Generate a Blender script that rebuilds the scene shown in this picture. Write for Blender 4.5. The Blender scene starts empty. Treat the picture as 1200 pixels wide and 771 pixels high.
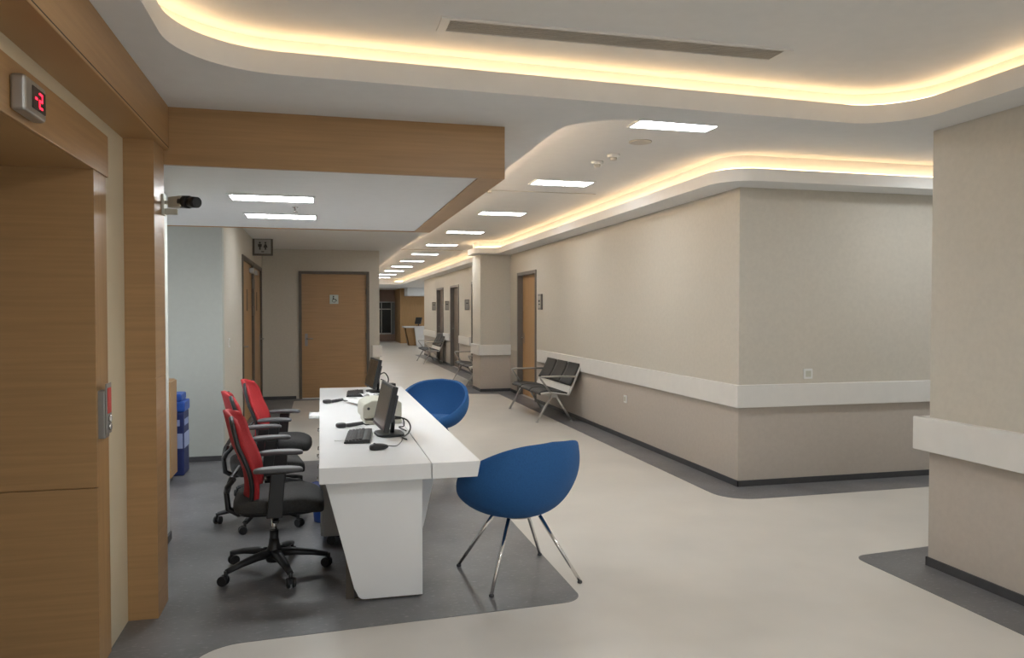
import bpy, bmesh, math, random
from mathutils import Vector, Matrix
random.seed(7)
SC = bpy.context.scene
COL = SC.collection
PI = math.pi

# ------------------------------------------------------------------ materials
def new_mat(name):
    m = bpy.data.materials.new(name); m.use_nodes = True
    nt = m.node_tree; b = nt.nodes['Principled BSDF']
    return m, nt, b

def mat(name, col, rough=.5, metal=0., var=.06, scale=6., stretch=(1, 1, 1), bump=0., spec=.5, coat=0.):
    """procedural surface: a base colour with a soft noise variation"""
    m, nt, b = new_mat(name)
    tc = nt.nodes.new('ShaderNodeTexCoord'); mp = nt.nodes.new('ShaderNodeMapping')
    mp.inputs['Scale'].default_value = stretch
    nz = nt.nodes.new('ShaderNodeTexNoise'); nz.inputs['Scale'].default_value = scale
    nz.inputs['Detail'].default_value = 3
    cr = nt.nodes.new('ShaderNodeValToRGB')
    cr.color_ramp.elements[0].position = .3; cr.color_ramp.elements[1].position = .7
    lo = [c * (1 - var) for c in col]; hi = [min(1, c * (1 + var)) for c in col]
    cr.color_ramp.elements[0].color = (*lo, 1); cr.color_ramp.elements[1].color = (*hi, 1)
    L = nt.links.new
    L(tc.outputs['Object'], mp.inputs['Vector']); L(mp.outputs['Vector'], nz.inputs['Vector'])
    L(nz.outputs['Fac'], cr.inputs['Fac']); L(cr.outputs['Color'], b.inputs['Base Color'])
    b.inputs['Roughness'].default_value = rough; b.inputs['Metallic'].default_value = metal
    b.inputs['Specular IOR Level'].default_value = spec
    b.inputs['Coat Weight'].default_value = coat
    if bump:
        bp = nt.nodes.new('ShaderNodeBump'); bp.inputs['Strength'].default_value = bump
        bp.inputs['Distance'].default_value = .01
        L(nz.outputs['Fac'], bp.inputs['Height']); L(bp.outputs['Normal'], b.inputs['Normal'])
    return m

def emit(name, col, strength):
    m, nt, b = new_mat(name)
    b.inputs['Base Color'].default_value = (*[c * .8 for c in col], 1)
    b.inputs['Emission Color'].default_value = (*col, 1)
    b.inputs['Emission Strength'].default_value = strength
    return m

def vinyl_grey():
    m, nt, b = new_mat('grey_vinyl_floor')
    L = nt.links.new
    tc = nt.nodes.new('ShaderNodeTexCoord')
    n1 = nt.nodes.new('ShaderNodeTexNoise'); n1.inputs['Scale'].default_value = 2.5; n1.inputs['Detail'].default_value = 6
    n2 = nt.nodes.new('ShaderNodeTexNoise'); n2.inputs['Scale'].default_value = 28; n2.inputs['Detail'].default_value = 4
    mp = nt.nodes.new('ShaderNodeMapping'); mp.inputs['Scale'].default_value = (1, 2.2, 1)
    c1 = nt.nodes.new('ShaderNodeValToRGB')
    c1.color_ramp.elements[0].position = .3; c1.color_ramp.elements[0].color = (.108, .107, .112, 1)
    c1.color_ramp.elements[1].position = .75; c1.color_ramp.elements[1].color = (.185, .182, .19, 1)
    c2 = nt.nodes.new('ShaderNodeValToRGB')
    c2.color_ramp.elements[0].position = .58; c2.color_ramp.elements[0].color = (0, 0, 0, 1)
    c2.color_ramp.elements[1].position = .72; c2.color_ramp.elements[1].color = (.6, .6, .6, 1)
    mx = nt.nodes.new('ShaderNodeMix'); mx.data_type = 'RGBA'
    L(tc.outputs['Object'], n1.inputs['Vector']); L(tc.outputs['Object'], mp.inputs['Vector']); L(mp.outputs['Vector'], n2.inputs['Vector'])
    L(n1.outputs['Fac'], c1.inputs['Fac']); L(n2.outputs['Fac'], c2.inputs['Fac'])
    L(c2.outputs['Color'], mx.inputs['Factor']); L(c1.outputs['Color'], mx.inputs[6])
    mx.inputs[7].default_value = (.30, .29, .29, 1)
    L(mx.outputs[2], b.inputs['Base Color'])
    b.inputs['Roughness'].default_value = .36
    return m

WOOD_C = (.395, .23, .10)
M = dict(
    wall=mat('beige_wallpaper', (.56, .52, .45), .75, var=.03, scale=30, bump=.02),
    wall_low=mat('taupe_wallpaper', (.48, .425, .37), .75, var=.03, scale=30, bump=.02),
    cream=mat('cream_stone_panel', (.66, .57, .41), .42, var=.07, scale=1.6, stretch=(1, 1, .6)),
    white_wall=mat('pale_paint', (.47, .485, .445), .6, var=.02, scale=20),
    ceil=mat('ceiling_paint', (.76, .755, .74), .85, var=.015, scale=12),
    floor=mat('cream_vinyl_floor', (.60, .57, .525), .33, var=.05, scale=1.8),
    grey=vinyl_grey(),
    skirt=mat('dark_vinyl_skirting', (.055, .054, .057), .5, var=.1, scale=14),
    rail=mat('white_rail_vinyl', (.72, .70, .665), .45, var=.02, scale=10),
    wood=mat('oak_veneer_level', WOOD_C, .38, var=.09, scale=1.6, stretch=(1.2, 1.2, 34)),
    wood_v=mat('oak_veneer_upright', (.40, .235, .10), .38, var=.09, scale=1.6, stretch=(30, 30, 1.2)),
    frame=mat('dark_bronze_frame', (.105, .085, .065), .42, metal=.3, var=.05),
    frame_g=mat('grey_door_frame', (.17, .155, .14), .42, metal=.3, var=.05),
    desk=mat('white_solid_surface', (.80, .80, .80), .3, var=.01, scale=5),
    desk_grey=mat('grey_laminate', (.42, .41, .385), .45, var=.03),
    black=mat('black_plastic', (.012, .012, .013), .42, var=.15, scale=30),
    black_fab=mat('black_fabric', (.036, .035, .034), .85, var=.2, scale=90, bump=.15),
    leather=mat('black_leather', (.016, .0145, .013), .58, var=.15, scale=40, bump=.08),
    red=mat('red_mesh_fabric', (.40, .016, .020), .75, var=.14, scale=130, bump=.2),
    blue=mat('blue_wool_fabric', (.018, .105, .30), .82, var=.09, scale=120, bump=.12),
    chrome=mat('chrome', (.75, .74, .72), .14, metal=1., var=.03),
    alu=mat('brushed_aluminium', (.46, .45, .43), .34, metal=.85, var=.05, scale=8, stretch=(1, 8, 1)),
    steel_dk=mat('dull_steel', (.30, .29, .275), .5, metal=.6, var=.05, scale=4),
    steel=mat('stainless_steel', (.50, .48, .45), .35, metal=.9, var=.05, scale=4, stretch=(1, 1, 12)),
    grey_pad=mat('grey_plastic_pad', (.10, .10, .105), .45, var=.08),
    screen=mat('dark_screen', (.035, .027, .020), .22, var=.1),
    beige_pl=mat('cream_plastic', (.52, .51, .43), .5, var=.03),
    white_pl=mat('white_plastic', (.72, .72, .70), .45, var=.02),
    paper=mat('white_paper', (.78, .78, .77), .8, var=.03, scale=20),
    dkgrey=mat('dark_grey_plastic', (.045, .045, .05), .5, var=.1),
    keys=mat('charcoal_keys', (.03, .03, .034), .4, var=.1),
    bin=mat('blue_bin_plastic', (.018, .085, .40), .45, var=.05),
    bin_dk=mat('navy_bin_plastic', (.012, .025, .12), .5, var=.05),
    bin_lt=mat('pale_blue_print', (.30, .37, .60), .5, var=.05),
    red_notice=mat('red_notice', (.55, .045, .035), .5, var=.05),
    sign=mat('sign_grey', (.34, .32, .29), .5, var=.02),
    sign_pale=mat('pale_sign', (.52, .58, .54), .5, var=.02),
    ink=mat('dark_print', (.03, .022, .018), .6, var=.05),
    door_taupe=mat('taupe_door_veneer', (.17, .13, .10), .5, var=.06, scale=2, stretch=(20, 20, 1)),
    brown=mat('brown_wall', (.30, .205, .165), .6, var=.05),
    glass_dk=mat('dark_glazing', (.018, .020, .022), .12, var=.1),
    glass_lt=mat('frosted_glazing', (.20, .21, .215), .25, var=.05),
    slat=mat('vent_slats', (.52, .48, .42), .55, var=.04),
    led_red=emit('red_segments', (1., .01, .03), 2.2),
    led=emit('warm_led_strip', (1., .68, .36), 5.2),
    led_b=emit('warm_led_strip_bright', (1., .76, .52), 30.),
    panel=emit('panel_diffuser', (.93, .975, 1.), 12.5),
    hall_fill=emit('hall_fill_diffuser', (.93, .975, 1.), 13.5),  # glow of the fill panels added out of view in the lift hall
    panel_c=emit('canopy_diffuser', (.95, .985, 1.), 19.),
)

# ------------------------------------------------------------------ mesh helper
class MB:
    def __init__(self): self.bm = bmesh.new()
    def _mi(self, faces, mi):
        for f in faces: f.material_index = mi
    def box(self, x0, x1, y0, y1, z0, z1, mi=0, bev=0., seg=2):
        t = bmesh.new()
        r = bmesh.ops.create_cube(t, size=1)
        for v in t.verts:
            v.co = Vector((x0 + (v.co.x + .5) * (x1 - x0), y0 + (v.co.y + .5) * (y1 - y0), z0 + (v.co.z + .5) * (z1 - z0)))
        if bev: bmesh.ops.bevel(t, geom=list(t.edges), offset=bev, segments=seg, profile=.6, affect='EDGES')
        for f in t.faces: f.material_index = mi
        self._join(t); return self
    def _join(self, t, M4=None):
        if M4 is not None: t.transform(M4)
        me = bpy.data.meshes.new('tmp'); t.to_mesh(me); t.free()
        self.bm.from_mesh(me); bpy.data.meshes.remove(me)
    def obox(self, c, size, rot=(0, 0, 0), mi=0, bev=0.):
        t = MB(); sx, sy, sz = [s / 2 for s in size]
        t.box(-sx, sx, -sy, sy, -sz, sz, mi, bev)
        from mathutils import Euler
        self._join(t.bm, Matrix.Translation(c) @ Euler(rot).to_matrix().to_4x4()); return self
    def cyl(self, a, b, r0, r1=None, n=16, mi=0, cap=True):
        a, b = Vector(a), Vector(b); r1 = r0 if r1 is None else r1
        d = (b - a); q = d.to_track_quat('Z', 'Y').to_matrix()
        ra, rb = [], []
        for i in range(n):
            w = 2 * PI * i / n; u = q @ Vector((math.cos(w), math.sin(w), 0))
            ra.append(self.bm.verts.new(a + u * r0)); rb.append(self.bm.verts.new(b + u * r1))
        for i in range(n):
            f = self.bm.faces.new((ra[i], ra[(i + 1) % n], rb[(i + 1) % n], rb[i])); f.smooth = True; f.material_index = mi
        if cap:
            f = self.bm.faces.new(ra[::-1]); f.material_index = mi
            f = self.bm.faces.new(rb); f.material_index = mi
        return self
    def tube(self, pts, r, n=10, mi=0, closed=False, flat=1.):
        """swept round (or flattened) bar along a polyline"""
        P = [Vector(p) for p in pts]; rings = []; N = len(P); up = None
        for i in range(N):
            a = P[(i - 1) % N] if (closed or i > 0) else P[i]
            b = P[(i + 1) % N] if (closed or i < N - 1) else P[i]
            t = (b - a).normalized()
            if up is None:
                up = Vector((0, 0, 1)) if abs(t.z) < .9 else Vector((1, 0, 0))
            s = t.cross(up)
            if s.length < 1e-5: s = t.cross(Vector((0, 1, 0)))
            s.normalize(); w = s.cross(t).normalized(); up = w
            rr = r[i] if isinstance(r, (list, tuple)) else r
            rings.append([self.bm.verts.new(P[i] + s * (rr * math.cos(2 * PI * k / n)) + w * (rr * flat * math.sin(2 * PI * k / n))) for k in range(n)])
        for i in range(N if closed else N - 1):
            A, B = rings[i], rings[(i + 1) % N]
            for k in range(n):
                f = self.bm.faces.new((A[k], A[(k + 1) % n], B[(k + 1) % n], B[k])); f.smooth = True; f.material_index = mi
        if not closed:
            self.bm.faces.new(rings[0][::-1]).material_index = mi
            self.bm.faces.new(rings[-1]).material_index = mi
        return self
    def prism(self, prof, axis, a, b, mi=0, bev=0.):
        """closed 2-D profile extruded along an axis between a and b"""
        t = bmesh.new()
        def co(p, h):
            return {'x': (h, p[0], p[1]), 'y': (p[0], h, p[1]), 'z': (p[0], p[1], h)}[axis]
        A = [t.verts.new(co(p, a)) for p in prof]; B = [t.verts.new(co(p, b)) for p in prof]
        n = len(prof)
        t.faces.new(A[::-1]); t.faces.new(B)
        for i in range(n): t.faces.new((A[i], A[(i + 1) % n], B[(i + 1) % n], B[i]))
        bmesh.ops.recalc_face_normals(t, faces=list(t.faces))
        if bev:
            es = [e for e in t.edges if len(e.link_faces) == 2 and e.calc_face_angle(0) > .6]
            bmesh.ops.bevel(t, geom=es, offset=bev, segments=2, profile=.6, affect='EDGES')
        for f in t.faces: f.material_index = mi
        self._join(t); return self
    def sell(self, c, r, e1=.35, e2=.35, nu=28, nv=14, mi=0, rot=None, bend=None):
        """superellipsoid: a rounded pad"""
        t = bmesh.new()
        sp = lambda v, e: math.copysign(abs(v) ** e, v)
        rows = []
        for j in range(1, nv):
            ph = -PI / 2 + PI * j / nv; row = []
            for i in range(nu):
                th = 2 * PI * i / nu
                p = Vector((r[0] * sp(math.cos(ph), e1) * sp(math.cos(th), e2), r[1] * sp(math.cos(ph), e1) * sp(math.sin(th), e2), r[2] * sp(math.sin(ph), e1)))
                if bend: p = bend(p)
                row.append(t.verts.new(p))
            rows.append(row)
        lo = Vector((0, 0, -r[2])); hi = Vector((0, 0, r[2]))
        if bend: lo = bend(lo); hi = bend(hi)
        vl, vh = t.verts.new(lo), t.verts.new(hi)
        for j in range(len(rows) - 1):
            for i in range(nu):
                t.faces.new((rows[j][i], rows[j][(i + 1) % nu], rows[j + 1][(i + 1) % nu], rows[j + 1][i]))
        for i in range(nu):
            t.faces.new((vl, rows[0][(i + 1) % nu], rows[0][i])); t.faces.new((vh, rows[-1][i], rows[-1][(i + 1) % nu]))
        for f in t.faces: f.smooth = True; f.material_index = mi
        Mx = Matrix.Translation(c)
        if rot:
            from mathutils import Euler
            Mx = Mx @ Euler(rot).to_matrix().to_4x4()
        self._join(t, Mx); return self
    def grid(self, fn, nu, nv, mi=0, thick=0.):
        """sheet from fn(u,v), u,v in 0..1, optionally given thickness along its normal"""
        t = bmesh.new()
        V = [[t.verts.new(fn(i / nu, j / nv)) for i in range(nu + 1)] for j in range(nv + 1)]
        for j in range(nv):
            for i in range(nu):
                t.faces.new((V[j][i], V[j][i + 1], V[j + 1][i + 1], V[j + 1][i]))
        if thick:
            bmesh.ops.recalc_face_normals(t, faces=list(t.faces))
            bmesh.ops.solidify(t, geom=list(t.faces), thickness=thick)
        for f in t.faces: f.smooth = True; f.material_index = mi
        self._join(t); return self
    def lathe(self, prof, c=(0, 0, 0), n=24, mi=0):
        rings = []
        for (r, z) in prof:
            rings.append([self.bm.verts.new((c[0] + r * math.cos(2 * PI * k / n), c[1] + r * math.sin(2 * PI * k / n), c[2] + z)) for k in range(n)])
        for A, B in zip(rings, rings[1:]):
            for k in range(n):
                f = self.bm.faces.new((A[k], A[(k + 1) % n], B[(k + 1) % n], B[k])); f.smooth = True; f.material_index = mi
        self.bm.faces.new(rings[0][::-1]).material_index = mi; self.bm.faces.new(rings[-1]).material_index = mi
        return self
    def build(self, name, m, parent=None, sharp=True):
        bmesh.ops.recalc_face_normals(self.bm, faces=list(self.bm.faces))
        me = bpy.data.meshes.new(name); self.bm.to_mesh(me); self.bm.free()
        for x in (m if isinstance(m, (list, tuple)) else [m]): me.materials.append(M[x] if isinstance(x, str) else x)
        o = bpy.data.objects.new(name, me); COL.objects.link(o)
        if parent: o.parent = parent
        return o

def tag(o, label=None, cat=None, group=None, kind=None):
    if label: o['label'] = label
    if cat: o['category'] = cat
    if group: o['group'] = group
    if kind: o['kind'] = kind
    return o

def empty(name, loc=(0, 0, 0), rz=0., label=None, cat=None, group=None, kind=None):
    o = bpy.data.objects.new(name, None); COL.objects.link(o)
    o.location = loc; o.rotation_euler = (0, 0, rz); o.empty_display_size = .1
    return tag(o, label, cat, group, kind)

def struct(name, mb, m, parent=None, label=None, cat=None):
    o = mb.build(name, m, parent)
    if not parent: tag(o, label, cat, kind='structure')
    return o

def copy_tree(o, parent=None):
    c = o.copy(); COL.objects.link(c)
    if parent: c.parent = parent
    for ch in list(o.children): copy_tree(ch, c)
    return c

def fillet(pts, rad, n=10):
    """rounded polygon; rad = one radius or a list (one per corner)"""
    out = []; N = len(pts)
    for i in range(N):
        p = Vector((*pts[i], 0)); a = Vector((*pts[i - 1], 0)); b = Vector((*pts[(i + 1) % N], 0))
        r = rad[i] if isinstance(rad, (list, tuple)) else rad
        if r <= 0: out.append((p.x, p.y)); continue
        u = (a - p).normalized(); w = (b - p).normalized()
        ang = u.angle(w); d = r / math.tan(ang / 2)
        d = min(d, (a - p).length * .49, (b - p).length * .49); r2 = d * math.tan(ang / 2)
        cen = p + (u + w).normalized() * (r2 / math.sin(ang / 2))
        s = p + u * d - cen; e = p + w * d - cen; tot = s.angle(e); ax = s.cross(e).normalized()
        for k in range(n + 1):
            q = cen + Matrix.Rotation(tot * k / n, 3, ax) @ s
            out.append((q.x, q.y))
    return out

def flat_shape(name, loops, z0, z1, m):
    """slab with outline loops[0] and holes loops[1:] between z0 and z1"""
    cu = bpy.data.curves.new(name, 'CURVE'); cu.dimensions = '2D'; cu.fill_mode = 'BOTH'
    for lp in loops:
        s = cu.splines.new('POLY'); s.points.add(len(lp) - 1); s.use_cyclic_u = True
        for p, q in zip(s.points, lp): p.co = (q[0], q[1], 0, 1)
    cu.extrude = (z1 - z0) / 2
    t = bpy.data.objects.new('t', cu); COL.objects.link(t)
    dg = bpy.context.evaluated_depsgraph_get(); dg.update()
    me = bpy.data.meshes.new_from_object(t.evaluated_get(dg))
    bpy.data.objects.remove(t); bpy.data.curves.remove(cu)
    me.name = name
    for v in me.vertices: v.co.z += (z0 + z1) / 2
    me.materials.clear(); me.materials.append(M[m])
    for p in me.polygons: p.material_index = 0
    o = bpy.data.objects.new(name, me); COL.objects.link(o)
    return o

# ------------------------------------------------------------------ camera
CH = 1.55; FPX = 900.; YAW = math.radians(14.); PIT = math.radians(-1.35)
cd = bpy.data.cameras.new('camera'); cam = bpy.data.objects.new('camera', cd); COL.objects.link(cam)
cam.location = (0, 0, CH); cam.rotation_euler = (PI / 2 + PIT, 0, -YAW)
cd.sensor_fit = 'HORIZONTAL'; cd.sensor_width = 36; cd.lens = FPX / 1200 * 36
cd.clip_start = .05; cd.clip_end = 200
SC.camera = cam

# ------------------------------------------------------------------ setting: floor
ZC = 2.63; ZT = 2.735; ZU = 2.86; ZH = 2.82
tag(flat_shape('floor', [[(-3, -5), (9, -5), (9, 43), (-3, 43)]], -.1, 0, 'floor'), 'cream vinyl floor of hall and corridor', 'floor', kind='structure')
gz = fillet([(-3, -5), (-.56, -5), (-.56, 3.74), (1.36, 3.86), (1.36, 8.17), (-.45, 8.17), (-.45, 13.72), (1.02, 13.72), (1.02, 13.99), (-3, 13.99)],
            [0, 0, .22, .12, .1, .05, .05, .05, 0, 0])
tag(flat_shape('floor', [gz], 0, .002, 'grey'), 'dark grey vinyl floor area under the reception desk and lift side', 'floor', kind='structure')
gb = fillet([(3.6, 3.0), (3.25, 3.0), (3.25, 4.17), (6.5, 4.45), (6.5, 3.8), (3.6, 3.8)], [0, 0, .1, 0, 0, 0])
gb = fillet([(3.6, -5), (3.25, -5), (3.25, 4.15), (6.5, 4.45), (6.5, 3.87), (3.6, 3.87)], [0, 0, .1, 0, 0, 0])
tag(flat_shape('floor', [gb], 0, .002, 'grey'), 'dark grey vinyl border around the right wall end', 'floor', kind='structure')
gr = fillet([(8.9, 6.07), (8.9, 5.70), (3.22, 5.62), (3.22, 13.95), (2.66, 14.08), (2.66, 15.6), (3.22, 15.7), (3.22, 27.1), (3.58, 27.1), (3.58, 6.07)],
            [0, 0, .28, .1, .1, .1, .1, 0, 0, 0])
tag(flat_shape('floor', [gr], 0, .002, 'grey'), 'dark grey vinyl border along the corridor wall', 'floor', kind='structure')

# ------------------------------------------------------------------ setting: ceilings
FR = 3.70; 
hole1 = fillet([(-.60, -3.5), (3.29, -3.5), (3.29, 3.86), (-.60, 3.67)], [.4, .4, .34, .45], 16)
hole2 = fillet([(1.38, 4.06), (8.6, 4.42), (8.6, 5.76), (3.24, 5.72), (3.24, 14.05), (2.80, 14.05), (2.80, 14.95), (3.24, 14.95), (3.24, 31.5), (1.38, 31.5)],
               [.36, 0, 0, .30, .18, .18, .18, .18, .3, .2], 14)
outer = [(-.78, -4), (9, -4), (9, 43), (-3, 43), (-3, 4.41), (-.78, 4.41)]
tag(flat_shape('ceiling', [outer, hole1, hole2], ZC, ZT, 'ceil'), 'lower grey white ceiling with rounded cove openings', 'ceiling', kind='structure')
b = MB()
b.box(-.80, 3.6, -4, 3.99, ZH, ZH + .09)
b.box(1.1, 9, 4.0, 43, ZU, ZU + .05); b.box(1.1, 3.6, 3.8, 4.0, ZU + .0501, ZU + .06)


pass
struct('ceiling', b, 'ceil', label='raised inner ceiling above the light coves', cat='ceiling')

def offset_path(pts, d):
    out = []; N = len(pts)
    for i in range(N):
        a = Vector((*pts[i - 1], 0)) if i > 0 else Vector((*pts[0], 0)); c = Vector((*pts[i + 1], 0)) if i < N - 1 else Vector((*pts[-1], 0))
        t = (c - a).normalized(); nrm = Vector((t.y, -t.x, 0)); p = Vector((*pts[i], 0)) + nrm * d
        out.append(p)
    return out
def ribbon(pts, z0, z1):
    b = MB(); V = [(b.bm.verts.new((p.x, p.y, z0)), b.bm.verts.new((p.x, p.y, z1))) for p in pts]
    for (a, c), (d, e) in zip(V, V[1:]): b.bm.faces.new((a, d, e, c))
    return b
rb1 = ribbon(offset_path(hole1 + [hole1[0]], .095), ZT - .01, ZH + .01)
struct('ceiling', rb1, 'ceil', label='upstand behind the front cove light', cat='ceiling')
i0 = next(i for i, p in enumerate(hole2) if p[0] > 8.5 and p[1] > 5.5)
ring2 = (hole2[i0:] + hole2[:i0])[:-1]
rb2 = ribbon(offset_path(ring2, .10), ZT - .01, ZU + .01)
struct('ceiling', rb2, 'ceil', label='upstand behind the corridor cove light', cat='ceiling')
# LED strips lying on the slab behind the cove edges
path1 = offset_path(hole1 + [hole1[0]], .045)
m = MB(); m.tube([(p.x, p.y, ZT + .008) for p in path1], .006, n=6)
tag(m.build('cove_light_strip', 'led'), 'warm strip light glowing in the rounded front ceiling cove above the lift hall', 'strip light')
k2 = next(i for i, p in enumerate(ring2) if p[0] < 1.7 and p[1] > 31)
for pts, mt, lab in ((ring2[:k2], 'led', 'warm strip light in the ceiling cove along the right corridor wall and round the corner'),
                     (ring2[k2:], 'led_b', 'warm strip light hidden behind the left and near edge of the raised corridor ceiling')):
    m = MB(); m.tube([(p.x, p.y, ZT + .008) for p in offset_path(pts, .05)], .006, n=6)
    tag(m.build('cove_light_strip', mt), lab, 'strip light')

# ------------------------------------------------------------------ setting: walls
def wseg(b, x0, x1, y0, y1, z0=0., z1=2.86, split=.8):
    if z0 < split:
        b.box(x0, x1, y0, y1, z0, min(split, z1), 1)
    if z1 > split: b.box(x0, x1, y0, y1, max(split, z0), z1, 0)
W2 = ['wall', 'wall_low']
DH = 2.25
DOORS_R = [(12.56, 13.82), (17.25, 18.3), (20.06, 21.42), (22.70, 24.02)]
b = MB(); ys = 6.05
for (d0, d1) in DOORS_R:
    wseg(b, 3.56, 3.75, ys, d0); wseg(b, 3.56, 3.75, d0, d1, DH); ys = d1
wseg(b, 3.56, 3.75, ys, 27.1); wseg(b, 3.75, 9, 26.95, 27.1)
struct('wall_right', b, W2, label='beige corridor wall with taupe lower half', cat='wall')
b = MB(); wseg(b, 3.7501, 9, 6.05, 6.2); struct('wall_cross', b, W2, label='beige wall facing the lift hall, round the corner from the bench', cat='wall')
b = MB(); wseg(b, 2.97, 3.559, 14.4, 15.2, 0, 2.63); struct('wall_column', b, W2, label='square wall pier beside the corridor door', cat='wall')
b = MB(); wseg(b, 3.58, 3.75, -4, 3.89, 0, 2.629); wseg(b, 3.7501, 9, 3.72, 3.89, 0, 2.629)
struct('wall_near', b, W2, label='beige wall end at the right edge of the picture', cat='wall')
b = MB(); wseg(b, -1.13, -.98, 8.55, 10.45, 0, 2.63); wseg(b, -1.13, -.98, 13.75, 14., 0, 2.63); wseg(b, -1.13, -.98, 10.45, 13.75, 2.28, 2.63)
b2 = b; struct('wall_left', b2, ['wall', 'wall'], label='beige wall holding the two toilet doors', cat='wall')
b = MB(); wseg(b, -1.13, -.37, 14, 14.15, 0, 2.63); wseg(b, .85, 1.03, 14, 14.15, 0, 2.63); wseg(b, -.37, .85, 14, 14.15, 2.25, 2.63); wseg(b, .90, 1.03, 14.1501, 40, 0, 2.63)
struct('wall_back', b, ['wall', 'wall'], label='beige end wall around the brown toilet door', cat='wall')
b = MB(); b.box(-3, -.9801, 8.4, 8.5499, 0, 2.63); struct('wall_alcove', b, 'white_wall', label='pale wall at the back of the alcove', cat='wall')
b = MB(); b.box(-1.15, -1.0, 4.41, 5.6, 0, 2.33); struct('wall_side', b, 'white_wall', label='white wall edge behind the oak pilaster', cat='wall')
# lift wall with recessed opening
b = MB()
b.box(-1.1, -.94, 3.626, 4.15, 0, 2.44); b.box(-1.1, -.94, 1.6, 3.626, 2.181, 2.44); b.box(-1.1, -.94, -4, 1.6, 0, 2.44)
struct('wall_elevator', b, 'cream', label='cream stone wall around the lift opening', cat='wall')
lt = empty('trim_1', (-.94, 3.7, 0), label='oak surround lining the recessed lift opening', cat='door surround', kind='structure')
def part(mb, name, m, parent, label=None):
    """mesh built in world coordinates, hung under a parent standing elsewhere"""
    o = mb.build(name, m, parent)
    o.matrix_parent_inverse = (Matrix.Translation(parent.location) @ parent.rotation_euler.to_matrix().to_4x4()).inverted()
    if label: o['label'] = label
    return o
b = MB(); b.box(-1.62, -.93, 3.60, 3.625, .797, 2.15); b.box(-1.62, -.93, 3.60, 3.625, 0, .791); b.box(-1.62, -.945, 3.61, 3.625, .79, .80); part(b, 'jamb_panel', 'wood', lt)
b = MB(); b.box(-.9399, -.932, 3.6255, 3.80, 0, 2.15); part(b, 'side_strip', 'wood_v', lt)
b = MB(); b.box(-.94, -.925, 1.4, 3.82, 2.1501, 2.335, 0, .003); part(b, 'lintel_panel', 'wood', lt)
b = MB(); b.box(-1.62, -.9401, 1.6, 3.626, 2.1501, 2.18); part(b, 'recess_ceiling', 'wood', lt)
b = MB(); b.box(-1.62, -.93, 1.575, 1.60, 0, 2.15); part(b, 'jamb_panel', 'wood', lt)
dr = empty('door_1', (-1.6, 2.6, 0), label='stainless steel lift doors in the oak recess', cat='lift door', kind='structure')
for y0, y1 in ((1.6, 2.598), (2.602, 3.6)):
    b = MB(); b.box(-1.66, -1.60, y0, y1, 0, 2.15); part(b, 'door_leaf', 'steel', dr)
# oak pilaster and beam
b = MB(); b.box(-.955, -.80, 4.15, 4.405, .0, 1.212); b.box(-.955, -.80, 4.15, 4.405, 1.217, 2.40); b.box(-.95, -.803, 4.153, 4.4, .0, 2.40)
struct('trim_2', b, 'wood', label='oak pilaster between lift wall and alcove', cat='pilaster')
b = MB(); b.box(-.96, -.775, -4, 4.405, 2.40, 2.66, 0, .004); b.box(-1.1, -.96, -4, 4.405, 2.44, 2.66); b.box(-.776, -.7742, -4, 4.40, 2.412, 2.416, 1)
struct('trim_3', b, ['wood', 'ink'], label='oak beam running above the lift wall', cat='beam')
# canopy over the desk
cn = empty('trim_4', (0, 6, 2.33), label='oak edged canopy hanging over the staff side of the desk', cat='canopy', kind='structure')
b = MB(); b.box(-.83, 1.055, 4.407, 4.435, 2.325, ZC - .001); part(b, 'front_fascia', 'wood', cn)
b = MB(); b.box(.90, 1.055, 4.436, 7.57, 2.325, ZC - .001); part(b, 'side_beam', 'wood', cn)
b = MB(); b.box(-3, 1.055, 7.571, 7.60, 2.325, ZC - .001); part(b, 'rear_fascia', 'wood', cn)
b = MB(); b.box(-3, .899, 4.436, 7.57, 2.332, 2.37); part(b, 'soffit', 'ceil', cn)
# skirting
SK = .055
def skirt(n, segs, label):
    b = MB()
    for s in segs: b.box(s[0], s[1], s[2], s[3], 0.002, SK)
    struct('baseboard_' + n, b, 'skirt', label=label, cat='skirting')
skirt('right', [(3.55, 3.56, 6.04, 12.5), (3.55, 9, 6.04, 6.05), (3.55, 3.56, 13.88, 14.4), (2.96, 3.56, 14.39, 14.4), (2.96, 2.97, 14.4, 15.2),
                (3.55, 3.56, 15.2, 17.2), (3.55, 3.56, 18.35, 20.0), (3.55, 3.56, 21.5, 22.65), (3.55, 3.56, 24.1, 27.1)], 'black skirting along the right corridor wall')
skirt('near', [(3.57, 3.58, -4, 3.90), (3.57, 9, 3.89, 3.90)], 'black skirting at the near right wall end')
skirt('left', [(-.98, -.97, 8.55, 10.4), (-.98, -.97, 13.8, 13.99), (-.98, -.42, 13.99, 14), (.9, 1.03, 13.99, 14), (1.03, 1.04, 13.99, 40)], 'black skirting around the toilet doors')
skirt('alcove', [(-3, -.97, 8.39, 8.4), (-1.0, -.99, 4.41, 5.6), (-1.15, -1.0, 5.6, 5.61)], 'black skirting in the alcove')
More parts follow.
